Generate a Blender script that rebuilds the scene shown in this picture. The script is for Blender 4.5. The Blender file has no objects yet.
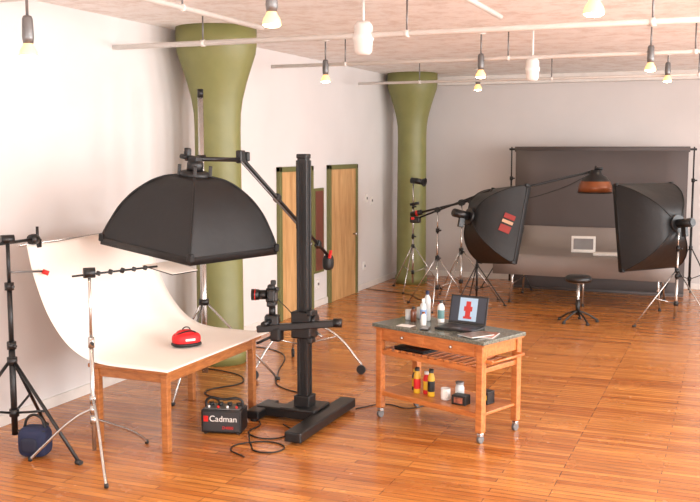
import bpy, bmesh, math, random
from mathutils import Vector, Matrix
random.seed(4)
sc=bpy.context.scene
COL=sc.collection
def lin(c):
    r=[]
    for v in c:
        v=v/255.0
        r.append(v/12.92 if v<=0.04045 else ((v+0.055)/1.055)**2.4)
    return r
MC={}
def mat(name,c,rough=.5,metal=0.0,var=.08,scale=8.0,emit=0,bump=0.0,coat=0,sheen=0,ecol=None):
    if name in MC: return MC[name]
    m=bpy.data.materials.new(name); m.use_nodes=True
    nt=m.node_tree; b=nt.nodes['Principled BSDF']
    l=lin(c)
    tc=nt.nodes.new('ShaderNodeTexCoord'); n=nt.nodes.new('ShaderNodeTexNoise')
    n.inputs['Scale'].default_value=scale; n.inputs['Detail'].default_value=4
    nt.links.new(tc.outputs['Object'],n.inputs['Vector'])
    r=nt.nodes.new('ShaderNodeValToRGB')
    r.color_ramp.elements[0].position=.3; r.color_ramp.elements[1].position=.7
    r.color_ramp.elements[0].color=[v*(1-var) for v in l]+[1]
    r.color_ramp.elements[1].color=[min(1,v*(1+var)) for v in l]+[1]
    nt.links.new(n.outputs['Fac'],r.inputs['Fac']); nt.links.new(r.outputs['Color'],b.inputs['Base Color'])
    b.inputs['Roughness'].default_value=rough; b.inputs['Metallic'].default_value=metal
    b.inputs['Coat Weight'].default_value=coat
    if emit:
        b.inputs['Emission Color'].default_value=lin(ecol or c)+[1]; b.inputs['Emission Strength'].default_value=emit
    if bump:
        bp=nt.nodes.new('ShaderNodeBump'); bp.inputs['Strength'].default_value=bump; bp.inputs['Distance'].default_value=.02
        nt.links.new(n.outputs['Fac'],bp.inputs['Height']); nt.links.new(bp.outputs['Normal'],b.inputs['Normal'])
    MC[name]=m; return m
def woodmat(name,c1,c2,rough=.4,sc_=(30,3,3),coat=.2):
    m=bpy.data.materials.new(name); m.use_nodes=True; nt=m.node_tree; b=nt.nodes['Principled BSDF']
    tc=nt.nodes.new('ShaderNodeTexCoord'); mp=nt.nodes.new('ShaderNodeMapping'); mp.inputs['Scale'].default_value=sc_
    n=nt.nodes.new('ShaderNodeTexNoise'); n.inputs['Scale'].default_value=1.5; n.inputs['Detail'].default_value=6; n.inputs['Distortion'].default_value=.6
    r=nt.nodes.new('ShaderNodeValToRGB'); r.color_ramp.elements[0].position=.35; r.color_ramp.elements[1].position=.68
    r.color_ramp.elements[0].color=lin(c1)+[1]; r.color_ramp.elements[1].color=lin(c2)+[1]
    nt.links.new(tc.outputs['Object'],mp.inputs['Vector']); nt.links.new(mp.outputs[0],n.inputs['Vector'])
    nt.links.new(n.outputs['Fac'],r.inputs['Fac']); nt.links.new(r.outputs['Color'],b.inputs['Base Color'])
    b.inputs['Roughness'].default_value=rough; b.inputs['Coat Weight'].default_value=coat
    return m
# ---------- materials
M_black=mat('black_metal',(18,18,19),.4,0,.1)
M_blackfab=mat('black_fabric',(16,16,17),.55,0,.25,6,bump=.3)
M_seam=mat('black_seam',(5,5,6),.6)
M_chrome=mat('brushed_chrome',(190,188,185),.25,.9,.06)
M_grey=mat('grey_metal',(120,120,120),.4,.6)
M_white=mat('white_paint',(228,225,220),.5)
M_offw=mat('pipe_paint',(222,217,211),.5,0,.05)
M_red=mat('red_plastic',(200,30,25),.4)
M_redfab=mat('red_fabric',(205,25,30),.6,0,.12,30)
M_paper=mat('white_sweep_paper',(240,231,222),.7,0,.02,2)
M_diff=mat('white_diffuser',(225,222,215),.8)
M_wall=mat('wall_paint',(219,215,213),.75,0,.03,1.2,bump=.05)
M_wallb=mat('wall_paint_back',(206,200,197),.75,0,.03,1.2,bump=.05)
M_green=mat('olive_column_paint',(122,122,72),.45,0,.07,5,bump=.08)
M_greenf=mat('olive_trim_paint',(106,106,62),.5,0,.06)
M_table=woodmat('table_wood',(146,88,44),(178,114,62),.4,(6,6,30))
M_cart=woodmat('cart_wood',(166,94,44),(198,124,66),.35,(4,25,25))
M_door=woodmat('door_wood',(186,140,90),(214,172,120),.45,(8,8,1.2))
M_mirror=mat('brown_panel',(112,62,50),.3)
M_backdrop=mat('dark_backdrop_paper',(84,76,74),.8,0,.04,2)
M_sheet=mat('table_sheet',(132,122,116),.5,0,.04,2)
M_granite=mat('granite',(102,104,94),.2,0,.6,60)
M_screen=mat('laptop_screen',(45,50,60),.3,0,.03,3,emit=.3)
M_scrimg=mat('screen_picture',(150,175,195),.3,0,.03,3,emit=.35)
M_scrred=mat('screen_red',(170,40,32),.3,0,.05,3,emit=.3)
M_bulb=mat('lit_bulb',(255,240,210),.3,0,0,3,emit=25,ecol=(255,225,175))
M_frost=mat('frosted_bulb',(240,205,165),.3,emit=1.3,ecol=(255,180,100))
M_glass=mat('bottle_plastic',(190,195,195),.1,0,.03)
M_yellow=mat('yellow_label',(215,170,40),.4)
M_blue=mat('navy_fabric',(28,36,66),.8)
M_orange=mat('amber_reflector',(130,72,36),.3,.2,.1)
M_mag=mat('magazine_print',(150,90,70),.35,0,.8,18)
M_cable=mat('black_cable',(14,14,14),.5)
M_rubber=mat('rubber_wheel',(35,35,36),.6)

# ---------- helpers
def empty(name,loc=(0,0,0),rz=0,rot=None):
    e=bpy.data.objects.new(name,None); e.location=loc
    e.rotation_euler=rot if rot else (0,0,math.radians(rz)); e.empty_display_size=.1
    COL.objects.link(e); return e
def mk(par,name,me,mt,smooth=False):
    o=bpy.data.objects.new(name,me); me.materials.append(mt); COL.objects.link(o)
    if par: o.parent=par
    if smooth:
        for p in me.polygons: p.use_smooth=True
    return o
def frombm(bm,name):
    bmesh.ops.recalc_face_normals(bm,faces=bm.faces)
    me=bpy.data.meshes.new(name); bm.to_mesh(me); bm.free(); return me
def box(par,name,size,loc,mt,bev=.004,rot=None,M=None):
    bm=bmesh.new(); bmesh.ops.create_cube(bm,size=1)
    bmesh.ops.scale(bm,vec=size,verts=bm.verts)
    if bev: bmesh.ops.bevel(bm,geom=bm.edges[:],offset=min(bev,min(size)*.45),segments=2,affect='EDGES',profile=.5)
    T=Matrix.Translation(loc)
    if rot: T=T@Matrix.Rotation(math.radians(rot[2]),4,'Z')@Matrix.Rotation(math.radians(rot[1]),4,'Y')@Matrix.Rotation(math.radians(rot[0]),4,'X')
    if M is not None: T=M@T
    bm.transform(T); return mk(par,name,frombm(bm,name),mt)
def align(p1,p2):
    d=Vector(p2)-Vector(p1); q=d.to_track_quat('Z','Y')
    return Matrix.Translation(Vector(p1))@q.to_matrix().to_4x4(), d.length
def cyl(par,name,p1,p2,r,mt,r2=None,seg=16,M=None):
    T,L=align(p1,p2); bm=bmesh.new()
    bmesh.ops.create_cone(bm,cap_ends=True,segments=seg,radius1=r,radius2=r if r2 is None else r2,depth=L)
    bmesh.ops.translate(bm,vec=(0,0,L/2),verts=bm.verts); bm.transform(T)
    if M is not None: bm.transform(M)
    me=frombm(bm,name); o=mk(par,name,me,mt)
    for p in me.polygons: p.use_smooth=len(p.vertices)==4
    return o
def lathe(par,name,prof,mt,M=None,seg=24,smooth=True,ph=0):
    bm=bmesh.new(); rings=[]
    for r,z in prof:
        if r<1e-6: rings.append([bm.verts.new((0,0,z))])
        else: rings.append([bm.verts.new((r*math.cos(ph+2*math.pi*i/seg),r*math.sin(ph+2*math.pi*i/seg),z)) for i in range(seg)])
    for a,b in zip(rings,rings[1:]):
        for i in range(seg):
            j=(i+1)%seg
            if len(a)==1 and len(b)==1: continue
            if len(a)==1: bm.faces.new((a[0],b[i],b[j]))
            elif len(b)==1: bm.faces.new((a[i],a[j],b[0]))
            else: bm.faces.new((a[i],a[j],b[j],b[i]))
    if M is not None: bm.transform(M)
    return mk(par,name,frombm(bm,name),mt,smooth)
def tube(par,name,pts,r,mt,M=None,res=6):
    cu=bpy.data.curves.new(name,'CURVE'); cu.dimensions='3D'; cu.bevel_depth=r; cu.bevel_resolution=3; cu.resolution_u=res
    cu.use_fill_caps=True
    s=cu.splines.new('BEZIER'); s.bezier_points.add(len(pts)-1)
    for i,p in enumerate(pts):
        v=Vector(p)
        if M is not None: v=M@v
        bp=s.bezier_points[i]; bp.co=v; bp.handle_left_type='AUTO'; bp.handle_right_type='AUTO'
    o=bpy.data.objects.new('tmp',cu); COL.objects.link(o)
    dg=bpy.context.evaluated_depsgraph_get(); dg.update()
    me=bpy.data.meshes.new_from_object(o.evaluated_get(dg))
    bpy.data.objects.remove(o); bpy.data.curves.remove(cu); me.name=name
    me.materials.clear()
    return mk(par,name,me,mt,True)
def polys(par,name,verts,faces,mt,smooth=False,thick=0,M=None):
    me=bpy.data.meshes.new(name); me.from_pydata([tuple(v) for v in verts],[],faces); 
    if M is not None: me.transform(M)
    me.update(); o=mk(par,name,me,mt,smooth)
    if thick:
        md=o.modifiers.new('thickness','SOLIDIFY'); md.thickness=thick; md.offset=0
    return o
def smoothprof(P,n=5):
    out=[]
    for i in range(len(P)-1):
        p0=P[max(i-1,0)];p1=P[i];p2=P[i+1];p3=P[min(i+2,len(P)-1)]
        for k in range(n):
            t=k/n
            out.append(tuple(.5*((2*p1[a])+(-p0[a]+p2[a])*t+(2*p0[a]-5*p1[a]+4*p2[a]-p3[a])*t*t+(-p0[a]+3*p1[a]-3*p2[a]+p3[a])*t**3) for a in range(2)))
    out.append(P[-1]); return out
def text(par,name,s,size,loc,rot,mt):
    cu=bpy.data.curves.new(name,'FONT'); cu.body=s; cu.size=size; cu.extrude=.0008; cu.align_x='CENTER'; cu.align_y='CENTER'
    o=bpy.data.objects.new('tmp',cu); COL.objects.link(o)
    dg=bpy.context.evaluated_depsgraph_get(); dg.update()
    me=bpy.data.meshes.new_from_object(o.evaluated_get(dg)); bpy.data.objects.remove(o)
    me.materials.clear()
    me.transform(Matrix.Translation(loc)@Matrix.Rotation(math.radians(rot[2]),4,'Z')@Matrix.Rotation(math.radians(rot[0]),4,'X'))
    return mk(par,name,me,mt)

# ================= ROOM =================
XL,XR,YB,YF,ZC=-5.8,4.5,17.0,-3.0,3.7
fm=bpy.data.materials.new('maple_floor_boards'); fm.use_nodes=True; nt=fm.node_tree; b=nt.nodes['Principled BSDF']
tc=nt.nodes.new('ShaderNodeTexCoord')
br=nt.nodes.new('ShaderNodeTexBrick'); br.inputs['Scale'].default_value=1; br.inputs['Brick Width'].default_value=1.1
br.inputs['Row Height'].default_value=.07; br.inputs['Mortar Size'].default_value=.0025; br.offset=.37; br.offset_frequency=3
br.inputs['Color1'].default_value=lin((210,138,70))+[1]; br.inputs['Color2'].default_value=lin((172,100,46))+[1]
br.inputs['Mortar'].default_value=lin((92,50,24))+[1]; br.inputs['Mortar Smooth'].default_value=.3
nt.links.new(tc.outputs['Object'],br.inputs['Vector'])
mp=nt.nodes.new('ShaderNodeMapping'); mp.inputs['Scale'].default_value=(1.2,14,1); nt.links.new(tc.outputs['Object'],mp.inputs['Vector'])
n1=nt.nodes.new('ShaderNodeTexNoise'); n1.inputs['Scale'].default_value=1.6; n1.inputs['Detail'].default_value=6; nt.links.new(mp.outputs[0],n1.inputs['Vector'])
r1=nt.nodes.new('ShaderNodeValToRGB'); r1.color_ramp.elements[0].color=(.58,.54,.50,1); r1.color_ramp.elements[1].color=(1.0,1.0,1.0,1); r1.color_ramp.elements[0].position=.3; r1.color_ramp.elements[1].position=.62
nt.links.new(n1.outputs['Fac'],r1.inputs['Fac'])
mx=nt.nodes.new('ShaderNodeMix'); mx.data_type='RGBA'; mx.blend_type='MULTIPLY'; mx.inputs[0].default_value=.85
nt.links.new(br.outputs['Color'],mx.inputs[6]); nt.links.new(r1.outputs['Color'],mx.inputs[7]); nt.links.new(mx.outputs[2],b.inputs['Base Color'])
n2=nt.nodes.new('ShaderNodeTexNoise'); n2.inputs['Scale'].default_value=2.5; n2.inputs['Detail'].default_value=5; nt.links.new(tc.outputs['Object'],n2.inputs['Vector'])
mr=nt.nodes.new('ShaderNodeMapRange'); mr.inputs['To Min'].default_value=.14; mr.inputs['To Max'].default_value=.36
nt.links.new(n2.outputs['Fac'],mr.inputs['Value']); nt.links.new(mr.outputs[0],b.inputs['Roughness'])
b.inputs['Coat Weight'].default_value=.2; b.inputs['Coat Roughness'].default_value=.15
bp=nt.nodes.new('ShaderNodeBump'); bp.inputs['Strength'].default_value=.35; bp.inputs['Distance'].default_value=.004
nt.links.new(n2.outputs['Fac'],bp.inputs['Height'])
bp2=nt.nodes.new('ShaderNodeBump'); bp2.inputs['Strength'].default_value=.3; bp2.inputs['Distance'].default_value=.002; bp2.invert=True
nt.links.new(br.outputs['Fac'],bp2.inputs['Height']); nt.links.new(bp.outputs[0],bp2.inputs['Normal']); nt.links.new(bp2.outputs[0],b.inputs['Normal'])
# ceiling: painted rough concrete
cm=bpy.data.materials.new('white_painted_concrete'); cm.use_nodes=True; nt=cm.node_tree; b=nt.nodes['Principled BSDF']
tc=nt.nodes.new('ShaderNodeTexCoord')
n1=nt.nodes.new('ShaderNodeTexNoise'); n1.inputs['Scale'].default_value=4; n1.inputs['Detail'].default_value=10; n1.inputs['Roughness'].default_value=.75; nt.links.new(tc.outputs['Object'],n1.inputs['Vector'])
r1=nt.nodes.new('ShaderNodeValToRGB'); r1.color_ramp.elements[0].color=lin((224,216,210))+[1]; r1.color_ramp.elements[1].color=lin((244,243,241))+[1]; r1.color_ramp.elements[0].position=.38; r1.color_ramp.elements[1].position=.54
nt.links.new(n1.outputs['Fac'],r1.inputs['Fac']); nt.links.new(r1.outputs['Color'],b.inputs['Base Color'])
b.inputs['Roughness'].default_value=.8
bp=nt.nodes.new('ShaderNodeBump'); bp.inputs['Strength'].default_value=.3; bp.inputs['Distance'].default_value=.02; nt.links.new(n1.outputs['Fac'],bp.inputs['Height']); nt.links.new(bp.outputs[0],b.inputs['Normal'])

W=XR-XL; L=YB-YF; cx=(XL+XR)/2; cy=(YB+YF)/2
box(None,'floor',(W+.4,L+.4,.1),(cx,cy,-.05),fm,0)
box(None,'ceiling',(W+.4,L+.4,.1),(cx,cy,ZC+.05),cm,0)
box(None,'wall_left',(.15,L+.3,ZC),(XL-.075,cy,ZC/2),M_wall,0)
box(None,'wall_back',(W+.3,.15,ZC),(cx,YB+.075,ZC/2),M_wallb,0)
box(None,'wall_front',(W+.3,.15,ZC),(cx,YF-.075,ZC/2),M_wall,0)
wr=empty('wall_right')
box(wr,'sill_wall',(.15,L,.9),(XR+.075,cy,.45),M_wall,0)
box(wr,'header_wall',(.15,L,.5),(XR+.075,cy,ZC-.25),M_wall,0)
wins=[(-1.0),2.6,6.2,9.8,13.4]
ed=[YF]
for y in wins: ed+= [y-1.3,y+1.3]
ed.append(YB)
for i in range(0,len(ed),2):
    a,c=ed[i],ed[i+1]
    box(wr,'pier_%d'%i,(.15,c-a,2.3),(XR+.075,(a+c)/2,2.05),M_wall,0)
for i,y in enumerate(wins):
    w=empty('window_%d'%(i+1),(XR+.07,y,2.05))
    for k in (-1.27,0,1.27): box(w,'mullion',(.06,.05,2.3),(0,k,0),M_white)
    for k in (-1.12,-.4,.4,1.12): box(w,'rail',(.05,2.6,.05),(0,0,k),M_white)
box(None,'trim_back_beam',(W,.18,.16),(cx,YB-.09,ZC-.08),M_offw,.01)
box(None,'baseboard_left',(.02,L,.1),(XL+.01,cy,.05),M_offw,.004)
box(None,'baseboard_back',(W,.02,.1),(cx,YB-.01,.05),M_offw,.004)
for nm,y in (('column',9.17),('column.001',15.97)):
    c=empty(nm,(-5.3,y,0))
    lathe(c,'shaft_and_capital',[(0,0),(.285,0),(.285,.12),(.262,.15),(.258,1.2),(.252,2.6),(.258,2.78),(.28,2.93),(.325,3.11),(.385,3.30),(.425,3.42),(.44,3.52),(.44,ZC-.001),(0,ZC-.001)],M_green,seg=48)
def door(n,y0,y1):
    d=empty('door_%d'%n,(XL,(y0+y1)/2,0)); w=y1-y0; h=2.14
    box(d,'slab',(.04,w-.14,h-.07),(.02,0,(h-.07)/2),M_door,.004)
    for s in (-1,1): box(d,'jamb',(.06,.07,h),(.03,s*(w/2-.035),h/2),M_greenf,.006)
    box(d,'head',(.06,w,.07),(.03,0,h-.035),M_greenf,.006)
    lathe(d,'knob',[(0,.0),(.012,0),(.012,.035),(.03,.045),(.03,.065),(0,.075)],M_chrome,Matrix.Translation((.04,w/2-.18,1.0))@Matrix.Rotation(math.pi/2,4,'Y'),16)
door(1,11.6,12.72); door(2,13.32,14.5)
m=empty('framed_panel',(XL,12.98,1.16))
box(m,'frame',(.03,.36,1.28),(.015,0,0),M_greenf); box(m,'panel',(.012,.28,1.2),(.034,0,0),M_mirror)
for nm,y,z in (('wall_switch',15.0,1.55),('wall_switch.001',15.25,1.5),('wall_outlet',14.9,.4)):
    e=empty(nm,(XL,y,z)); box(e,'plate',(.02,.1,.14),(.01,0,0),M_white); box(e,'toggle',(.02,.02,.04),(.025,0,0),M_grey)
for nm,y,z in (('wall_outlet.001',9.9,.42),('wall_outlet.002',12.95,.35)):
    e=empty(nm,(XL,y,z)); box(e,'plate',(.02,.1,.14),(.01,0,0),M_white); box(e,'toggle',(.02,.03,.04),(.025,0,0),M_grey)
def pipe(nm,p1,p2,r,hang):
    e=empty(nm)
    cyl(e,'tube',p1,p2,r,M_offw)
    a,c=Vector(p1),Vector(p2)
    for i in range(hang):
        p=a.lerp(c,(i+.5)/hang); cyl(e,'hanger',p,(p.x,p.y,ZC),.008,M_grey,seg=8)
        d=(c-a).normalized()*.02
        cyl(e,'collar',p-d,p+d,r*1.25,M_offw)
pipe('ceiling_pipe',(XL,8.0,3.4),(XR,8.0,3.4),.026,5)
pipe('ceiling_pipe.001',(-5.35,10.6,3.4),(XR,10.6,3.4),.022,5)
pipe('ceiling_pipe.002',(-5.5,13.9,3.4),(XR,13.9,3.4),.02,5)
pipe('ceiling_pipe.003',(-4.16,YF,3.52),(-4.16,8.05,3.52),.024,4)
pipe('ceiling_pipe.004',(-1.88,YF,3.5),(-1.88,8.0,3.5),.022,4)
pipe('ceiling_pipe.005',(XL,5.95,3.56),(XR,5.95,3.56),.03,5)
pipe('ceiling_pipe.006',(.1,8.2,3.55),(.1,16.8,3.55),.03,4)
def parlamp(nm,x,y,z,s=1.0,power=25):
    e=empty(nm,(x,y,z)); 
    cyl(e,'stem',(0,0,.24*s),(0,0,ZC-z),.009,M_grey,seg=8)
    lathe(e,'canopy',[(0,ZC-z),(.05,ZC-z),(.05,ZC-z-.03),(0,ZC-z-.04)],M_white)
    lathe(e,'socket',[(0,.27*s),(.028*s,.26*s),(.036*s,.24*s),(.04*s,.12*s),(.034*s,.075*s),(0,.075*s)],M_grey)
    lathe(e,'bulb_body',[(.03*s,.08*s),(.036*s,.06*s),(.055*s,.03*s),(.062*s,.0),(.06*s,-.008*s)],M_frost)
    lathe(e,'bulb_lens',[(.061*s,-.004*s),(.045*s,-.02*s),(0,-.028*s)],M_bulb)
    ld=bpy.data.lights.new('bulb_light','SPOT'); ld.energy=power; ld.color=(1,.82,.6); ld.spot_size=math.radians(120); ld.spot_blend=.8; ld.shadow_soft_size=.06
    lo=bpy.data.objects.new('bulb_light',ld); COL.objects.link(lo); lo.parent=e; lo.location=(0,0,-.07*s)
for i,(x,y,z,s) in enumerate([(-4.05,4.72,2.97,.9),(-2.53,5.02,3.12,.9),(-4.58,10.5,3.2,.95),(-3.95,15.3,3.36,1.05),(-2.68,10.5,3.2,.95),(-.86,10.5,3.22,.95),(-.9,13.8,3.32,.95),(-.75,5.41,3.14,.95)]):
    parlamp('ceiling_spot_lamp' + ('' if i==0 else '.%03d'%i),x,y,z,s,32)
for i,(x,y,z) in enumerate([(-3.12,8.0,3.38),(-2.12,10.6,3.27)]):
    e=empty('ceiling_junction_canister'+('' if i==0 else '.001'),(x,y,z))
    s=1 if i==0 else .85
    lathe(e,'body',[(0,-.15*s),(.06*s,-.15*s),(.08*s,-.12*s),(.085*s,-.03*s),(.095*s,-.02*s),(.095*s,.02*s),(.085*s,.03*s),(.085*s,.1*s),(.06*s,.14*s),(0,.14*s)],M_white)
    cyl(e,'stem',(0,0,.1),(0,0,ZC-z),.012,M_white,seg=10)

# ================= stands =================
def stand(nm,x,y,H,angs,R,mt,pr=.014,hub=.75,low=.25,knob=M_black,lr=.009,wheels=False,top=True):
    e=empty(nm,(x,y,0))
    cyl(e,'pole_lower',(0,0,.12 if not wheels else .25),(0,0,H*.5),pr*1.25,mt)
    cyl(e,'pole_mid',(0,0,H*.45),(0,0,H*.78),pr,mt); cyl(e,'pole_upper',(0,0,H*.75),(0,0,H),pr*.75,mt)
    for z in (H*.5,H*.78):
        cyl(e,'collar',(0,0,z-.03),(0,0,z+.03),pr*1.8,knob); cyl(e,'clamp_knob',(0,0,z),(.06,-.02,z),.012,knob)
    cyl(e,'hub',(0,0,hub-.03),(0,0,hub+.03),pr*2,knob); cyl(e,'low_collar',(0,0,low-.03),(0,0,low+.03),pr*1.9,knob)
    for i,a in enumerate(angs):
        rr=R[i] if isinstance(R,(list,tuple)) else R
        a=math.radians(a); c,s=math.cos(a),math.sin(a)
        if wheels:
            tube(e,'leg_%d'%(i+1),[(c*.02,s*.02,.55),(c*rr*.55,s*rr*.55,.42),(c*rr,s*rr,.11)],lr*1.2,mt)
            cyl(e,'brace_%d'%(i+1),(c*.02,s*.02,.28),(c*rr*.6,s*rr*.6,.4),lr*.6,mt)
            cyl(e,'wheel_%d'%(i+1),(c*rr-s*.012,s*rr+c*.012,.05),(c*rr+s*.012,s*rr-c*.012,.05),.05,M_rubber)
            cyl(e,'fork_%d'%(i+1),(c*rr,s*rr,.05),(c*rr,s*rr,.12),.012,M_grey)
        else:
            cyl(e,'leg_%d'%(i+1),(c*.02,s*.02,hub),(c*rr,s*rr,.015),lr,mt)
            f=.5; m=Vector((c*.02,s*.02,hub)).lerp(Vector((c*rr,s*rr,.015)),f)
            cyl(e,'brace_%d'%(i+1),(c*.02,s*.02,low),m,lr*.7,mt)
            cyl(e,'foot_%d'%(i+1),(c*(rr-.03),s*(rr-.03),.018),(c*rr+c*.02,s*rr+s*.02,.014),lr*1.5,M_rubber)
    return e
s=stand('black_light_stand',-5.25,5.8,1.69,[-9,108,238],[.72,.62,.6],M_black,.02,.72,.3,lr=.014)
cyl(s,'head_clamp',(-.03,-.04,1.69),(.03,.04,1.69),.035,M_black)
cyl(s,'cross_arm',(.01,-.42,1.66),(-.03,.40,1.66),.013,M_black)
lathe(s,'arm_grip',[(0,-.04),(.04,-.035),(.045,.0),(.04,.035),(0,.04)],M_black,Matrix.Translation((-.03,.33,1.66))@Matrix.Rotation(math.pi/2,4,'X'),16)
cyl(s,'red_knob',(.05,.33,1.4),(.09,.36,1.38),.02,M_red); cyl(s,'short_arm',(0,0,1.43),(.05,.33,1.4),.009,M_grey)
cyl(s,'clip_post',(-.03,.38,1.62),(-.03,.38,1.76),.012,M_black)
g=empty('weight_bag',(-4.98,5.72,0),15)
def pillow(par,nm,sx,sy,sz,loc,mt,p=2.6,sub=14):
    bm=bmesh.new(); bmesh.ops.create_uvsphere(bm,u_segments=24,v_segments=sub,radius=1)
    for v in bm.verts:
        c=v.co
        f=lambda t: math.copysign(abs(t)**(2/p),t)
        v.co=Vector((f(c.x)*sx+loc[0],f(c.y)*sy+loc[1],f(c.z)*sz+loc[2]))
    return mk(par,nm,frombm(bm,nm),mt,True)
pillow(g,'bag_body',.12,.09,.12,(0,0,.125),M_blue,4)
pillow(g,'bag_pocket',.07,.02,.06,(-.01,-.083,.11),mat('navy_pocket',(20,26,48),.7),3.5)
cyl(g,'bag_seam',(-.11,-.06,.22),(.11,-.06,.22),.006,M_blackfab)
tube(g,'strap',[(-.09,0,.22),(-.04,0,.32),(.04,0,.32),(.09,0,.22)],.011,M_blackfab)

# ---- product table with sweep
t=empty('product_table',(-4.4,6.92,0))
for i,(x,y) in enumerate([(-.33,-.73),(.32,-.73),(.32,.70),(-.33,.70)]):
    box(t,'leg_%d'%(i+1),(.06,.06,.63),(x,y,.315),M_table,.006)
for s_ in (-1,1): box(t,'apron_long',(.025,1.4,.08),(s_*.33,0,.60),M_table)
for s_ in (-.73,.70): box(t,'apron_short',(.64,.025,.08),(0,s_,.60),M_table)
box(t,'top',(.76,1.58,.035),(0,0,.655),M_table,.008)
sw=empty('paper_sweep')
prof=smoothprof([(-3.985,.678),(-4.2,.68),(-4.45,.682),(-4.6,.69),(-4.75,.72),(-4.9,.80),(-5.02,.92),(-5.12,1.07),(-5.2,1.25),(-5.26,1.43),(-5.3,1.62)],4)
V=[];F=[]; N=17
for i,(x,z) in enumerate(prof):
    f=i/(len(prof)-1)
    for j in range(N):
        y=6.07+j/(N-1)*(1.72)
        V.append((x+.012*math.sin(j*.4)*f,y,z+.008*math.sin(j*.55+f*3)*f))
for i in range(len(prof)-1):
    for j in range(N-1): F.append((i*N+j,i*N+j+1,(i+1)*N+j+1,(i+1)*N+j))
o=polys(sw,'paper',V,F,M_paper,True); md2=o.modifiers.new('t','SOLIDIFY'); md2.thickness=.004; md2.offset=1
cyl(sw,'top_bar',(-5.32,6.0,1.62),(-5.32,8.3,1.62),.012,M_chrome)
for y in (6.2,7.6): box(sw,'clip',(.05,.05,.07),(-5.3,y,1.62),M_black)
s=stand('tall_silver_stand',-4.93,8.2,2.95,[35,160,280],[.75,.7,.85],M_chrome,.026,.85,.35,lr=.012)
cyl(s,'top_cap',(0,0,2.9),(0,0,2.98),.03,M_black)
cyl(s,'pole_sleeve',(0,0,1.3),(0,0,2.9),.028,M_chrome)
cyl(s,'paper_bar_clamp',(0,0,1.62),(-.38,.05,1.62),.014,M_black)
r=empty('red_helmet_bag',(-4.36,6.95,.684),55)
pillow(r,'shell',.125,.09,.065,(0,0,.066),M_redfab,2.7)
pillow(r,'crown',.085,.065,.05,(-.01,0,.10),M_redfab,2.4)
pillow(r,'black_base',.13,.095,.022,(0,0,.024),M_blackfab,3)
box(r,'white_stripe',(.09,.006,.02),(.0,-.09,.07),M_white,.003)
tube(r,'black_piping',[(-.11,0,.1),(-.05,-.05,.135),(.03,-.055,.14),(.1,-.02,.1)],.006,M_blackfab)
tube(r,'carry_loop',[(-.04,0,.14),(-.02,0,.165),(.02,0,.165),(.04,0,.14)],.005,M_blackfab)
s=empty('c_stand',(-4.45,5.76,0))
cyl(s,'pole_lower',(0,0,.1),(0,0,.95),.0165,M_chrome); cyl(s,'pole_upper',(0,0,.9),(0,0,1.5),.012,M_chrome)
for i,(x,y) in enumerate([(.41,-.41),(-.49,-.15),(.09,.56)]):
    z0=.5-.08*i
    tube(s,'leg_%d'%(i+1),[(x*.03,y*.03,z0),(x*.25,y*.25,z0-.06),(x*.85,y*.85,.09),(x,y,.014)],.0115,M_chrome)
    cyl(s,'leg_collar_%d'%(i+1),(0,0,z0-.03),(0,0,z0+.03),.025,M_chrome); cyl(s,'foot_%d'%(i+1),(x,y,.0),(x,y,.03),.016,M_rubber)
cyl(s,'collar',(0,0,.9),(0,0,.98),.024,M_chrome); cyl(s,'wing_knob',(0,0,.94),(.05,-.05,.94),.012,M_black)
cyl(s,'gobo_head',(-.03,-.03,1.47),(.03,.03,1.47),.04,M_black)
cyl(s,'gobo_arm',(-.06,-.12,1.455),(.16,.66,1.45),.008,M_black)
for k in range(6):
    f=.15+k*.14; p=Vector((-.06,-.12,1.455)).lerp(Vector((.16,.66,1.45)),f)
    box(s,'arm_joint_%d'%k,(.035,.04,.035),p,M_black,.008,rot=(random.randint(-30,30),20,30))
polys(s,'flag_card',[(.05,.62,1.46),(.33,.62,1.40),(.38,.92,1.40),(.12,.92,1.46)],[(0,1,2,3)],M_paper,thick=.004)
polys(s,'flag_edge',[(.05,.62,1.452),(.33,.62,1.392),(.38,.92,1.392),(.12,.92,1.452)],[(0,1,2,3)],M_black,thick=.006)

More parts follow.
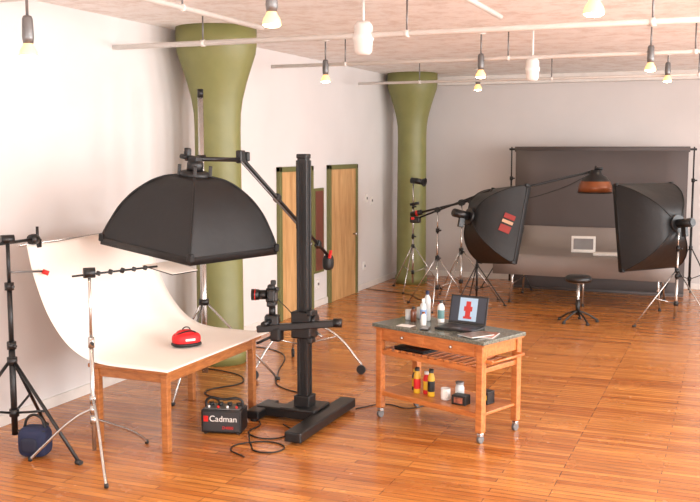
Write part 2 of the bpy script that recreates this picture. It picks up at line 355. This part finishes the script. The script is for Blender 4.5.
def softgeo(e,w,h,dep,prof,bulge=.05,n=6,rib=.008,apex=.09):
    V=[];F=[]
    for i,(f,d) in enumerate(prof):
        a,b_=w/2*f,h/2*f
        if i==0: a=b_=apex
        pts=[(-a,-b_),(a,-b_),(a,b_),(-a,b_)]
        for k in range(4):
            p,q=pts[k],pts[(k+1)%4]
            for m_ in range(n):
                tt=m_/n; s_=1-bulge*math.sin(math.pi*tt)*(1 if (d<0 and i>0) else 0)
                V.append(((p[0]+(q[0]-p[0])*tt)*s_,d*dep if d<0 else d,(p[1]+(q[1]-p[1])*tt)*s_))
    N=4*n
    for i in range(len(prof)-1):
        for k in range(N): F.append((i*N+k,i*N+(k+1)%N,(i+1)*N+(k+1)%N,(i+1)*N+k))
    o=polys(e,'fabric_shell',V,F,M_blackfab,True,thick=.006)
    ek={tuple(sorted(x.vertices)):x for x in o.data.edges}
    for i in range(len(prof)-1):
        for k in range(4):
            x=ek.get(tuple(sorted((i*N+k*n,(i+1)*N+k*n))))
            if x: x.use_edge_sharp=True
    li=len(prof)-2
    for k in range(N):
        x=ek.get(tuple(sorted((li*N+k,li*N+(k+1)%N))))
        if x: x.use_edge_sharp=True
    polys(e,'front_diffuser',[(-w/2,.02,-h/2),(w/2,.02,-h/2),(w/2,.02,h/2),(-w/2,.02,h/2)],[(0,1,2,3)],M_diff,thick=.004)
    for k in range(4):
        tube(e,'rib_%d'%(k+1),[V[i*N+k*n] for i in range(len(prof)-1)],rib,M_seam)
        q=V[li*N+k*n]; box(e,'corner_sleeve_%d'%k,(.05,.07,.05),(q[0]*.985,q[1],q[2]*.985),M_seam,.012)
        c1=Vector(V[li*N+k*n]); c2=Vector(V[li*N+((k+1)%4)*n])
        cyl(e,'edge_piping_%d'%k,c1,c2,.007,M_seam,seg=8)

# ---- big square softbox over the table
ob=empty('square_softbox',(-4.32,6.98,1.59))
Rt=Vector((.85,.525,0)); Fw=Vector((-.525,.85,0))
ob.rotation_euler=(Matrix.Rotation(math.radians(4.5),4,Fw)@Matrix.Rotation(math.radians(4),4,Rt)@Matrix.Rotation(math.radians(-13),4,'Z')@Matrix.Rotation(math.radians(-90),4,'X')).to_euler()
softgeo(ob,1.06,1.06,.58,[(.14,-1.0),(.36,-.95),(.57,-.80),(.77,-.55),(.91,-.25),(1,0),(1,.06)],.035,8,.010)
Dn=Matrix.Rotation(math.radians(90),4,'X')@Matrix.Translation((0,0,-.04))
lathe(ob,'speed_ring',[(.09,.59),(.13,.6),(.13,.65),(.1,.66),(.06,.66)],M_black,Dn)
lathe(ob,'flash_head',[(0,.64),(.07,.64),(.07,.72),(.06,.75),(0,.75)],M_black,Dn)
for i in range(4):
    a=math.pi/4+i*math.pi/2; box(ob,'ring_post_%d'%i,(.03,.03,.1),(.13*math.cos(a),.13*math.sin(a),.66),M_black,rot=(0,0,45),M=Dn)
box(ob,'bracket',(.14,.07,.05),(-.03,0,.76),M_black,.01,M=Dn)
cyl(ob,'bracket_knob',(-.14,-.03,.77),(-.06,-.03,.77),.022,M_black,M=Dn)
box(ob,'bracket_block',(.05,.05,.09),(-.1,.0,.80),M_black,.01,M=Dn)
bs=stand('rolling_boom_stand',-4.26,9.13,1.5,[-115,5,125],.66,M_chrome,.018,.55,.28,lr=.012,wheels=True)
P0=Vector((0.02,-1.38,.87+1.45)); Ptail=Vector((.0,.8,1.12))
pv=P0.lerp(Ptail,1.38/2.18)
cyl(bs,'pole_top',(0,0,1.4),(0,0,pv.z),.014,M_chrome)
cyl(bs,'boom_arm',P0,Ptail,.019,M_black)
cyl(bs,'boom_arm_extension',P0.lerp(Ptail,-.02)+Vector((0.03,0,-.07)),P0.lerp(Ptail,.62)+Vector((.03,0,-.07)),.009,M_grey)
cyl(bs,'pivot',pv+Vector((-.06,0,0)),pv+Vector((.06,0,0)),.045,M_black)
cyl(bs,'front_link',P0+Vector((0,.05,-.03)),(-.04,-2.15,2.31),.02,M_black)
box(bs,'front_joint',(.06,.09,.12),P0,M_black,.012)
box(bs,'front_joint_grip',(.05,.05,.09),P0+Vector((0,.12,.0)),M_black,.012)
for k in (.35,.6,.82): 
    q=P0.lerp(Ptail,k); box(bs,'boom_clamp',(.06,.08,.08),q,M_black,.012,rot=(-28,0,0))
pillow(bs,'counterweight_bag',.055,.08,.09,tuple(Ptail+Vector((0,-.1,-.02))),M_blackfab,3)
box(bs,'red_tag',(.03,.03,.10),Ptail+Vector((.05,-.16,.08)),M_red,.006,rot=(-28,0,0))

# ---- studio camera stand
cs=empty('studio_camera_stand',(-3.45,7.43,0))
box(cs,'base_rail',(.15,1.2,.085),(.22,-.12,.065),M_black,.012)
box(cs,'base_crossbar',(.62,.17,.085),(-.12,-.02,.065),M_black,.012)
box(cs,'base_rail_short',(.13,.42,.075),(-.40,-.04,.06),M_black,.012)
box(cs,'base_plate',(.34,.34,.03),(0,0,.12),M_black,.01)
for x,y in ((.22,-.62),(.22,.42),(-.40,-.2),(-.40,.14)): cyl(cs,'base_foot',(x,y,0),(x,y,.03),.035,M_rubber)
box(cs,'column_foot',(.15,.15,.12),(0,0,.17),M_black,.01)
box(cs,'column',(.085,.085,2.2),(0,0,1.22),M_black,.008)
for x,y in ((.038,-.038),(-.038,-.038),(.038,.038),(-.038,.038)): box(cs,'column_rail',(.026,.026,2.15),(x,y,1.22),M_black,.004)
box(cs,'column_groove',(.02,.004,2.1),(0,-.044,1.22),M_seam,.001)
box(cs,'top_cap',(.10,.10,.04),(0,0,2.33),M_black,.01)
box(cs,'carriage',(.19,.17,.24),(0,0,.86),M_black,.015)
box(cs,'horizontal_arm',(.72,.07,.06),(-.02,-.11,.86),M_black,.01,rot=(0,-6,12))
cyl(cs,'hand_wheel_rim',(.08,-.02,.90),(.13,-.02,.90),.055,M_black); cyl(cs,'arm_knob',(.3,-.05,.9),(.37,-.03,.9),.04,M_black)
cyl(cs,'crank',(.12,-.02,.8),(.2,-.06,.77),.012,M_chrome)
for z in (.98,.74): box(cs,'carriage_lock',(.05,.1,.05),(.1,-.08,z),M_black,.012)
box(cs,'geared_head',(.13,.11,.1),(-.25,-.13,.90),M_black,.02,rot=(0,0,20)); cyl(cs,'head_knob',(-.25,-.18,.90),(-.27,-.27,.88),.025,M_black)
cyl(cs,'head_post',(-.25,-.13,.93),(-.25,-.13,1.03),.03,M_black)
box(cs,'head_lower_unit',(.1,.1,.12),(-.2,-.14,.78),M_black,.02)
cyl(cs,'pan_handle',(-.2,-.14,.78),(-.36,-.22,.70),.012,M_black)
dc=empty('dslr_camera',(-3.70,7.30,1.03),0)
Mx=Matrix.Rotation(math.radians(-70),4,'Z')@Matrix.Scale(1.12,4)
def B(nm,s_,l,mt,bv=.012): return box(dc,nm,s_,l,mt,bv,M=Mx)
B('battery_grip',(.155,.07,.045),(0,0,.02),M_black); B('body',(.15,.065,.10),(0,0,.085),M_black,.016)
B('hand_grip',(.035,.095,.12),(-.062,-.01,.07),M_black,.016); B('prism_hump',(.065,.06,.045),(0,-.005,.145),M_black,.016)
B('eyepiece',(.04,.03,.03),(0,.04,.13),M_black,.008); B('hot_shoe_trigger',(.04,.04,.04),(0,.01,.18),M_black,.008)
B('rear_display',(.09,.005,.06),(0,.034,.075),M_grey,.002)
cyl(dc,'lens_barrel',(0,-.03,.085),(0,-.11,.085),.038,M_black,M=Mx); cyl(dc,'lens_front',(0,-.10,.085),(0,-.16,.085),.042,M_black,r2=.045,M=Mx)
cyl(dc,'lens_ring',(0,-.128,.085),(0,-.134,.085),.0455,M_red,M=Mx)
tube(dc,'camera_cable',[(0,.03,.1),(.03,.1,.02),(.1,.12,-.05),(.2,.1,-.15)],.004,M_cable)

# ---- power pack
pp=empty('flash_power_pack',(-3.94,6.86,0),14)
box(pp,'case',(.35,.22,.20),(0,0,.11),M_black,.014)
for x in(-.14,.14):
    for y in (-.08,.08): cyl(pp,'foot',(x,y,0),(x,y,.02),.018,M_rubber)
box(pp,'front_panel',(.31,.006,.16),(0,-.111,.11),mat('dark_panel',(40,40,42),.4),.003)
text(pp,'label_name','Cadman',.072,(.02,-.117,.135),(90,0,0),M_white)
box(pp,'label_red_block',(.04,.004,.05),(-.13,-.116,.135),M_red,.002)
text(pp,'label_small','D4000',.035,(.06,-.117,.06),(90,0,0),M_red)
box(pp,'top_panel',(.31,.18,.008),(0,0,.212),M_grey,.003)
for i in range(4):
    cyl(pp,'socket_%d'%i,(-.12+.08*i,.03,.212),(-.12+.08*i,.03,.24),.022,M_black)
    cyl(pp,'switch_%d'%i,(-.12+.08*i,-.05,.212),(-.12+.08*i,-.05,.233),.01,M_red if i%2 else M_white)
tube(pp,'handle',[(-.16,.0,.21),(-.15,.0,.27),(0,0,.275),(.15,0,.27),(.16,0,.21)],.011,M_black)

# ---- kitchen cart
ct=empty('kitchen_cart',(-2.25,7.78,0),-22)
HX,HY=.55,.25
for i,(x,y) in enumerate([(-HX,-HY),(HX,-HY),(HX,HY),(-HX,HY)]):
    box(ct,'leg_%d'%(i+1),(.062,.062,.73),(x,y,.455),M_cart,.006)
    cyl(ct,'caster_stem_%d'%(i+1),(x,y,.06),(x,y,.1),.014,M_chrome)
    box(ct,'caster_fork_%d'%(i+1),(.04,.045,.03),(x,y,.07),M_chrome,.006)
    cyl(ct,'caster_wheel_%d'%(i+1),(x-.014,y,.033),(x+.014,y,.033),.033,M_grey)
for s_ in (-1,1):
    box(ct,'apron_long',(2*HX-.04,.03,.115),(0,s_*HY,.765),M_cart,.004)
    box(ct,'apron_short',(.03,2*HY-.04,.115),(s_*HX,0,.765),M_cart,.004)
for x in (-.265,.265):
    box(ct,'drawer_front',(.45,.014,.085),(x,-HY-.018,.765),M_cart,.004)
    lathe(ct,'drawer_knob',[(0,0),(.008,0),(.008,.012),(.014,.016),(.014,.024),(0,.028)],M_chrome,Matrix.Translation((x,-HY-.025,.765))@Matrix.Rotation(math.pi/2,4,'X'),12)
box(ct,'granite_top',(1.22,.60,.032),(0,0,.84),M_granite,.006)
box(ct,'top_wood_edge',(1.20,.58,.018),(0,0,.817),M_cart,.004)
for y in (-.25,.25): box(ct,'rack_rail',(2*HX,.028,.045),(0,y,.60),M_cart,.004)
for k in range(13): box(ct,'rack_slat_%d'%k,(.03,2*HY,.016),(-.48+k/12*.96,0,.612),M_cart,.003)
for k in range(12): box(ct,'rack_scallop_%d'%k,(.05,.03,.02),(-.44+k/12*.96,-.25,.632),M_cart,.008)
for x in (-HX,HX): box(ct,'side_rail',(.028,2*HY,.04),(x,0,.60),M_cart,.004)
box(ct,'lower_shelf',(2*HX+.02,2*HY-.02,.024),(0,0,.235),M_cart,.004)
for y in (-.25,.25): box(ct,'lower_rail',(2*HX,.025,.045),(0,y,.225),M_cart,.004)
cyl(ct,'towel_bar',(.64,-.22,.68),(.64,.22,.68),.011,M_cart)
for y in (-.22,.22): box(ct,'towel_bracket',(.1,.022,.03),(.595,y,.68),M_cart,.005)
CM=Matrix.Translation((-2.25,7.78,0))@Matrix.Rotation(math.radians(-22),4,'Z')
def onc(nm,x,y,z,rz=0):
    p=CM@Vector((x,y,z)); return empty(nm,p,-22+rz)
TZ=.857
lp=onc('laptop',.12,.06,TZ,10)
box(lp,'base',(.36,.25,.02),(0,-.05,.01),M_black,.005); box(lp,'keyboard',(.31,.11,.004),(0,-.02,.021),mat('keys',(45,45,47),.5),.001)
box(lp,'touchpad',(.08,.05,.003),(0,-.12,.021),M_grey,.001)
T=Matrix.Translation((0,.075,.02))@Matrix.Rotation(math.radians(-14),4,'X')
box(lp,'lid',(.36,.012,.25),(0,.006,.127),M_black,.004,M=T); box(lp,'display',(.33,.002,.215),(0,-.002,.13),M_screen,0,M=T)
box(lp,'display_picture',(.17,.002,.20),(-.0,-.0035,.13),M_scrimg,0,M=T)
for (x,z,w,h) in ((0,.178,.045,.045),(0,.135,.08,.042),(0,.09,.05,.055),(-.0,.058,.08,.02)):
    box(lp,'display_red_item',(w,.002,h),(x,-.0052,z),M_scrred,.0009,M=T)
def bottle(nm,x,y,z,r,h,mt,cap,neck=.4,band=None):
    e=onc(nm,x,y,z)
    lathe(e,'bottle',[(0,0),(r*.95,0),(r,.008),(r,h*.68),(r*.85,h*.76),(r*neck,h*.84),(r*neck,h*.88)],mt)
    lathe(e,'cap',[(r*neck*1.15,h*.87),(r*neck*1.15,h*.985),(r*neck*.9,h),(0,h)],cap)
    if band: lathe(e,'label',[(r*1.01,h*.18),(r*1.02,h*.19),(r*1.02,h*.56),(r*1.01,h*.57)],band)
bottle('water_bottle',-.27,.0,TZ,.03,.22,M_glass,M_white,.4,mat('blue_label',(120,150,190),.4))
bottle('spray_bottle',-.33,.13,TZ,.032,.27,M_glass,M_blue,.45)
bottle('cleaner_bottle',-.18,.14,TZ,.03,.2,M_white,M_black,.5,mat('teal_label',(90,130,130),.4))
bottle('lotion_bottle',-.4,.02,TZ,.028,.13,mat('brown_bottle',(110,60,35),.2),M_black,.5)
bottle('glue_bottle',-.2,-.08,TZ,.024,.12,M_white,M_orange,.5)
bottle('hand_cream_bottle',-.24,.2,TZ,.026,.17,mat('cream_plastic',(205,190,165),.3),M_red,.5)
def mug(nm,x,y,z,mt,r=.04,h=.09):
    e=onc(nm,x,y,z,-40)
    lathe(e,'cup',[(0,0),(r*.9,0),(r,.01),(r,h),(r*.9,h),(r*.9,.012),(0,.012)],mt)
    tube(e,'handle',[(r*.95,0,h*.8),(r*1.6,0,h*.72),(r*1.6,0,h*.32),(r*.95,0,h*.22)],.006,mt)
mug('coffee_mug',-.48,.05,TZ,M_glass,.032,.09); mug('glass_tumbler',-.45,.17,TZ,M_glass,.03,.1)
for i,(x,y,rz) in enumerate([(.45,-.06,20),(.41,-.14,-12)]):
    e=onc('magazine'+('' if i==0 else '.001'),x,y,TZ+.008*(i),rz); box(e,'pages',(.18,.24,.006),(0,0,.003),M_white,.001); box(e,'cover',(.18,.24,.001),(0,0,.0062),M_mag if i==0 else mat('mag2',(120,108,100),.4,0,.6,20),0)
e=onc('phone',-.08,-.2,TZ,30); box(e,'body',(.07,.13,.01),(0,0,.006),M_black); box(e,'glass',(.06,.11,.001),(0,0,.0115),M_grey,0)
e=onc('paper_note',-.3,-.2,TZ,10); box(e,'sheet',(.14,.1,.002),(0,0,.001),M_white,0)
e=onc('laptop.001',-.28,-.06,.622,0); box(e,'closed_base',(.34,.25,.018),(0,0,.01),M_black); box(e,'closed_lid',(.34,.25,.012),(0,0,.026),M_black)
LZ=.248
bottle('spray_can',-.25,-.10,LZ,.031,.23,M_yellow,M_black,.6,M_redfab); bottle('spray_can.001',-.175,-.06,LZ,.03,.20,M_redfab,M_white,.6,M_yellow)
bottle('spray_can.002',-.09,-.10,LZ,.031,.24,M_yellow,M_black,.6,M_black); bottle('spray_can.003',-.33,-.03,LZ,.03,.19,M_black,M_yellow,.6,M_yellow)
mug('coffee_mug.001',.07,-.10,LZ,M_white,.042,.1); bottle('jar',.16,-.02,LZ,.04,.16,M_glass,M_grey,.8)
e=onc('supply_box',.25,-.12,LZ,10); box(e,'carton',(.13,.1,.08),(0,0,.04),M_black); box(e,'carton_label',(.08,.002,.05),(0,-.051,.04),M_mag,0)
e=onc('small_box',.38,.05,LZ,0); box(e,'carton',(.12,.1,.11),(0,0,.055),M_black); box(e,'carton_band',(.1,.002,.04),(0,-.051,.06),M_yellow,0)

# ================= right-hand set =================
bd=empty('dark_paper_backdrop')
x0,x1=-3.45,-.68
N=9; V=[];F=[]
zs=[2.36,1.9,1.5,1.1,.8,.5,.2,.02]
for z in zs:
    for j in range(N): V.append((x0+(x1-x0)*j/(N-1),16.0+.008*math.sin(j*1.7),z))
for i in range(len(zs)-1):
    for j in range(N-1): F.append((i*N+j,i*N+j+1,(i+1)*N+j+1,(i+1)*N+j))
o=polys(bd,'paper',V,F,M_backdrop,True,thick=.004)
cyl(bd,'bottom_tube',(x0,16.0,.03),(x1,16.0,.03),.025,M_backdrop)
cyl(bd,'paper_roll',(x0-.02,16.04,2.38),(x1+.02,16.04,2.38),.045,M_backdrop,seg=24)
cyl(bd,'cross_bar',(x0-.12,16.04,2.38),(x1+.12,16.04,2.38),.018,M_black)
for i,x in enumerate((x0-.08,x1+.08)):
    s=stand('backdrop_stand'+('' if i==0 else '.001'),x,16.04,2.42,[90,210,330],.5,M_black,.016,.8,.3)
tb=empty('shooting_table',(-2.06,14.95,0))
box(tb,'top',(2.5,1.0,.03),(0,.0,.745),mat('table_board',(120,112,105),.6),.006)
pr=smoothprof([(.92,1.10),(.86,.96),(.76,.86),(.6,.79),(.4,.768),(.0,.766),(-.4,.766)],4)+[(-.52,.764),(-.575,.755),(-.61,.72),(-.62,.66),(-.62,.46)]
V=[];F=[];N=7
for y,z in pr:
    for j in range(N): V.append((-1.36+2.72*j/(N-1),y,z+.004*math.sin(j*2)))
for i in range(len(pr)-1):
    for j in range(N-1): F.append((i*N+j,i*N+j+1,(i+1)*N+j+1,(i+1)*N+j))
polys(tb,'curved_sheet',V,F,M_sheet,True,thick=.005)
for i,(x,y) in enumerate([(-1.1,-.45),(-1.1,.5),(0,-.45),(1.1,-.45),(1.1,.5)]):
    cyl(tb,'leg_%d'%i,(x*.96,y*.9,.73),(x*1.02,y*1.05,.01),.017,M_chrome); cyl(tb,'foot_%d'%i,(x*1.02,y*1.05,0),(x*1.02,y*1.05,.03),.022,M_rubber)
cyl(tb,'stretcher',(-1.08,-.46,.3),(-1.08,.5,.3),.01,M_chrome); cyl(tb,'stretcher',(1.08,-.46,.3),(1.08,.5,.3),.01,M_chrome)
for sx in (-1.2,1.2): cyl(tb,'sheet_support',(sx,.5,.74),(sx,.95,1.10),.012,M_chrome)
wb=empty('white_display_frame',(-2.15,15.05,.772),8)
box(wb,'back',(.37,.04,.25),(0,0,.127),M_white,.008,rot=(-12,0,0)); box(wb,'inner_panel',(.30,.006,.17),(0,-.024,.13),M_grey,.003,rot=(-12,0,0)); box(wb,'stand_lip',(.37,.12,.015),(0,-.02,.008),M_white)
wf=empty('white_flat_tray',(-1.76,14.72,.772),5); box(wf,'tray',(.38,.26,.035),(0,0,.018),M_white,.008); box(wf,'rim_insert',(.32,.2,.006),(0,0,.037),M_offw,.002)
st=empty('round_stool',(-1.93,13.14,0))
lathe(st,'seat',[(0,.56),(.15,.56),(.175,.575),(.185,.60),(.18,.63),(.15,.65),(0,.655)],mat('black_vinyl',(24,22,22),.35),seg=32)
lathe(st,'seat_plate',[(0,.54),(.09,.545),(.1,.56),(0,.56)],M_chrome)
cyl(st,'post',(0,0,.1),(0,0,.55),.022,M_chrome); cyl(st,'post_sleeve',(0,0,.1),(0,0,.32),.032,M_black)
for i in range(5):
    a=math.radians(20+72*i); tube(st,'leg_%d'%(i+1),[(0,0,.16),(.12*math.cos(a),.12*math.sin(a),.12),(.27*math.cos(a),.27*math.sin(a),.03)],.014,M_black)
    lathe(st,'foot_%d'%(i+1),[(0,0),(.026,0),(.026,.02),(.012,.04),(0,.04)],M_rubber,Matrix.Translation((.27*math.cos(a),.27*math.sin(a),0)),12)
def softbox(nm,loc,yaw,pitch,w,h,dep,logo=False,roll=0):
    e=empty(nm,loc)
    e.rotation_euler=(Matrix.Rotation(math.radians(yaw),4,'Z')@Matrix.Rotation(math.radians(pitch),4,'X')@Matrix.Rotation(math.radians(roll),4,'Y')).to_euler()
    softgeo(e,w,h,dep,[(0.17,-1),(.45,-.86),(.72,-.58),(.9,-.27),(1,0),(1.0,.06)],.05,6)
    cyl(e,'speed_ring',(0,-dep-.03,0),(0,-dep+.02,0),.12,M_black,seg=24)
    cyl(e,'flash_head',(0,-dep-.26,0),(0,-dep-.02,0),.06,M_black,seg=24)
    cyl(e,'head_end_cap',(0,-dep-.275,0),(0,-dep-.25,0),.05,M_black,seg=24)
    box(e,'tilt_bracket',(.05,.08,.16),(0,-dep-.12,-.1),M_black)
    if logo:
        dr=mat('patch_dark_red',(140,34,26),.6)
        for sx in (-1,1):
            A=Vector((sx*w/2*.72,-dep*.58,0)); Bv=Vector((sx*w/2,-0.02,0)); md_=(A+Bv)/2; d=(Bv-A).normalized()
            ang=math.atan2(d.y,d.x)
            Lm=Matrix.Translation(md_+Vector((sx*.004,-.006,-.03)))@Matrix.Rotation(ang,4,'Z')@Matrix.Rotation(math.radians(12),4,'Y')
            for yy in (-.004,.004):
                box(e,'brand_patch_bar',(.16,.005,.07),(0,yy,.10),dr,.002,M=Lm)
                box(e,'brand_patch_bar',(.16,.005,.045),(0,yy,.02),mat('patch_pale',(190,150,120),.6),.002,M=Lm)
                box(e,'brand_patch_bar',(.16,.005,.10),(0,yy,-.08),dr,.002,M=Lm)
    return e
softbox('rectangular_softbox',(-3.06,13.4,1.30),-48,-14,.95,1.12,.55,True,roll=-6)
softbox('rectangular_softbox.001',(-1.10,13.75,1.31),50,-8,1.05,1.2,.55)
s=stand('softbox_stand',-.66,13.4,1.35,[-145,-30,95],[.62,.6,.5],M_chrome,.016,.75,.3)
s=stand('boom_light_stand',-3.94,14.37,1.55,[-100,20,140],.6,M_chrome,.018,.8,.3)
pv=Vector((0,0,1.55)); hd=Vector((2.0,-.02,2.06)); tl=pv+(pv-hd)*.42
cyl(s,'boom_arm',tl,hd,.018,M_black); cyl(s,'boom_pivot',(0,-.06,1.55),(0,.06,1.55),.05,M_black)
cyl(s,'boom_counterweight',tl,tl.lerp(pv,.22),.045,M_black); cyl(s,'counterweight_band',tl.lerp(pv,.1),tl.lerp(pv,.14),.047,M_red)
box(s,'boom_grip',(.14,.06,.07),pv.lerp(hd,.08),M_black,.015,rot=(0,-17,0))
tube(s,'boom_cable',[pv.lerp(hd,.1)+Vector((0,0,-.03)),pv.lerp(hd,.4)+Vector((0,0,-.16)),pv.lerp(hd,.75)+Vector((0,0,-.15)),hd+Vector((0,0,-.03))],.006,M_cable)
s=stand('softbox_boom_stand',-4.1,13.6,1.5,[-80,40,160],.55,M_chrome,.016,.75,.3)
cyl(s,'boom_arm',(-.35,0,1.33),(.85,-.1,1.80),.014,M_black); cyl(s,'boom_pivot',(0,-.05,1.48),(0,.05,1.48),.04,M_black); cyl(s,'boom_drop',(.85,-.1,1.80),(.68,-.5,1.48),.014,M_black)
box(s,'counterweight',(.16,.1,.1),(-.35,0,1.32),M_black,.02); box(s,'red_tag',(.05,.104,.04),(-.38,0,1.34),M_red,.004)
s=stand('c_stand.001',-3.6,14.05,1.6,[-120,0,120],.45,M_black,.013,.6,.25)
s=stand('small_light_stand',-5.0,15.15,1.82,[-90,30,150],.5,M_chrome,.014,.75,.3)
cyl(s,'flash_head',(-.03,-.02,1.86),(.17,-.05,1.84),.05,M_black); cyl(s,'reflector',(.17,-.05,1.84),(.22,-.06,1.83),.05,M_black,r2=.075); cyl(s,'clamp',(-.05,0,1.45),(.1,0,1.48),.025,M_black); box(s,'clamp_grip',(.1,.06,.08),(.04,0,1.2),M_black,.02)
bh=empty('boom_flash_dish',(-1.90,14.35,1.84))
lathe(bh,'upper_housing',[(0,.24),(.07,.24),(.09,.2),(.1,.17),(.16,.14),(.21,.07)],M_black,seg=32)
lathe(bh,'amber_skirt',[(.21,.072),(.24,0),(.25,-.09),(.24,-.09),(.2,.06)],M_orange,seg=32)
lathe(bh,'rim',[(.253,-.085),(.255,-.105),(.24,-.105),(.24,-.085)],M_black,seg=32)
lathe(bh,'inner_diffuser',[(.235,-.08),(.1,-.07),(0,-.07)],M_orange)
cyl(bh,'yoke',(0,0,.22),(-.0,0,.3),.02,M_black); cyl(bh,'knob',(.0,0,.26),(.1,0,.26),.022,M_black)

def cable(nm,pts,r=.006):
    e=empty(nm); tube(e,'cord',[(x,y,r+.001+(z if z else 0)) for x,y,z in pts],r,M_cable,res=10)
cable('power_cable',[(-4.05,7.05,0),(-4.0,7.3,0),(-3.75,7.15,0),(-3.7,6.85,0),(-3.45,6.8,0),(-3.4,7.05,0),(-3.55,7.2,0)])
cable('power_cable.001',[(-3.7,6.85,0),(-3.55,6.6,0),(-3.4,6.45,0),(-3.25,6.55,0),(-3.35,6.7,0),(-3.6,6.62,0),(-3.65,6.45,0),(-3.45,6.3,0)])
cable('power_cable.002',[(-4.1,7.0,0),(-4.25,7.4,0),(-4.5,7.7,0),(-4.75,7.9,0),(-4.6,8.4,0),(-5.1,8.75,0),(-5.75,8.6,0)])
cable('power_cable.003',[(-3.45,7.65,0),(-3.7,8.1,0),(-4.2,8.4,0),(-4.4,8.8,0),(-5.0,9.9,0),(-5.75,9.9,0)])
cable('power_cable.004',[(-3.15,7.9,0),(-2.95,8.15,0),(-2.7,8.1,0),(-2.6,8.35,0),(-2.9,8.6,0)],.005)
cable('power_cable.005',[(-3.94,14.4,0),(-4.4,14.1,0),(-4.9,14.6,0),(-5.4,14.8,0),(-5.75,14.9,0)])

# ================= lights =================
for i,y in enumerate(wins):
    ld=bpy.data.lights.new('window_daylight','AREA'); ld.shape='RECTANGLE'; ld.size=2.5; ld.size_y=2.2; ld.energy=[210,320,335,285,235][i]; ld.color=(.985,.98,.975)
    lo=bpy.data.objects.new('window_daylight',ld); COL.objects.link(lo); lo.location=(XR-.02,y,2.05); lo.rotation_euler=(0,math.radians(90),0)
w=bpy.data.worlds.new('World'); sc.world=w; w.use_nodes=True
w.node_tree.nodes['Background'].inputs[0].default_value=(.85,.92,1,1); w.node_tree.nodes['Background'].inputs[1].default_value=1.0
for i,x in enumerate((-3.6,-.6,2.4)):
    e=empty('window_%d'%(6+i),(x,YF+.02,1.95)); 
    box(e,'frame_top',(2.3,.05,.06),(0,0,1.1),M_white); box(e,'frame_bottom',(2.3,.05,.06),(0,0,-1.1),M_white)
    for k in (-1.12,0,1.12): box(e,'mullion',(.06,.05,2.2),(k,0,0),M_white)
    ld=bpy.data.lights.new('window_daylight','AREA'); ld.shape='RECTANGLE'; ld.size=2.1; ld.size_y=2.1; ld.energy=125; ld.color=(.985,.98,.975)
    lo=bpy.data.objects.new('window_daylight',ld); COL.objects.link(lo); lo.location=(x,YF+.06,1.95); lo.rotation_euler=(math.radians(90),0,0)

cd=bpy.data.cameras.new('camera'); co=bpy.data.objects.new('camera',cd); COL.objects.link(co)
cd.sensor_width=36; cd.lens=943/700*36; co.location=(0,0,2.4)
co.rotation_euler=(math.radians(90-6.23),0,math.radians(22.1)); cd.clip_end=100
sc.camera=co
sc.view_settings.view_transform='Standard'; sc.view_settings.look='None'; sc.view_settings.exposure=0
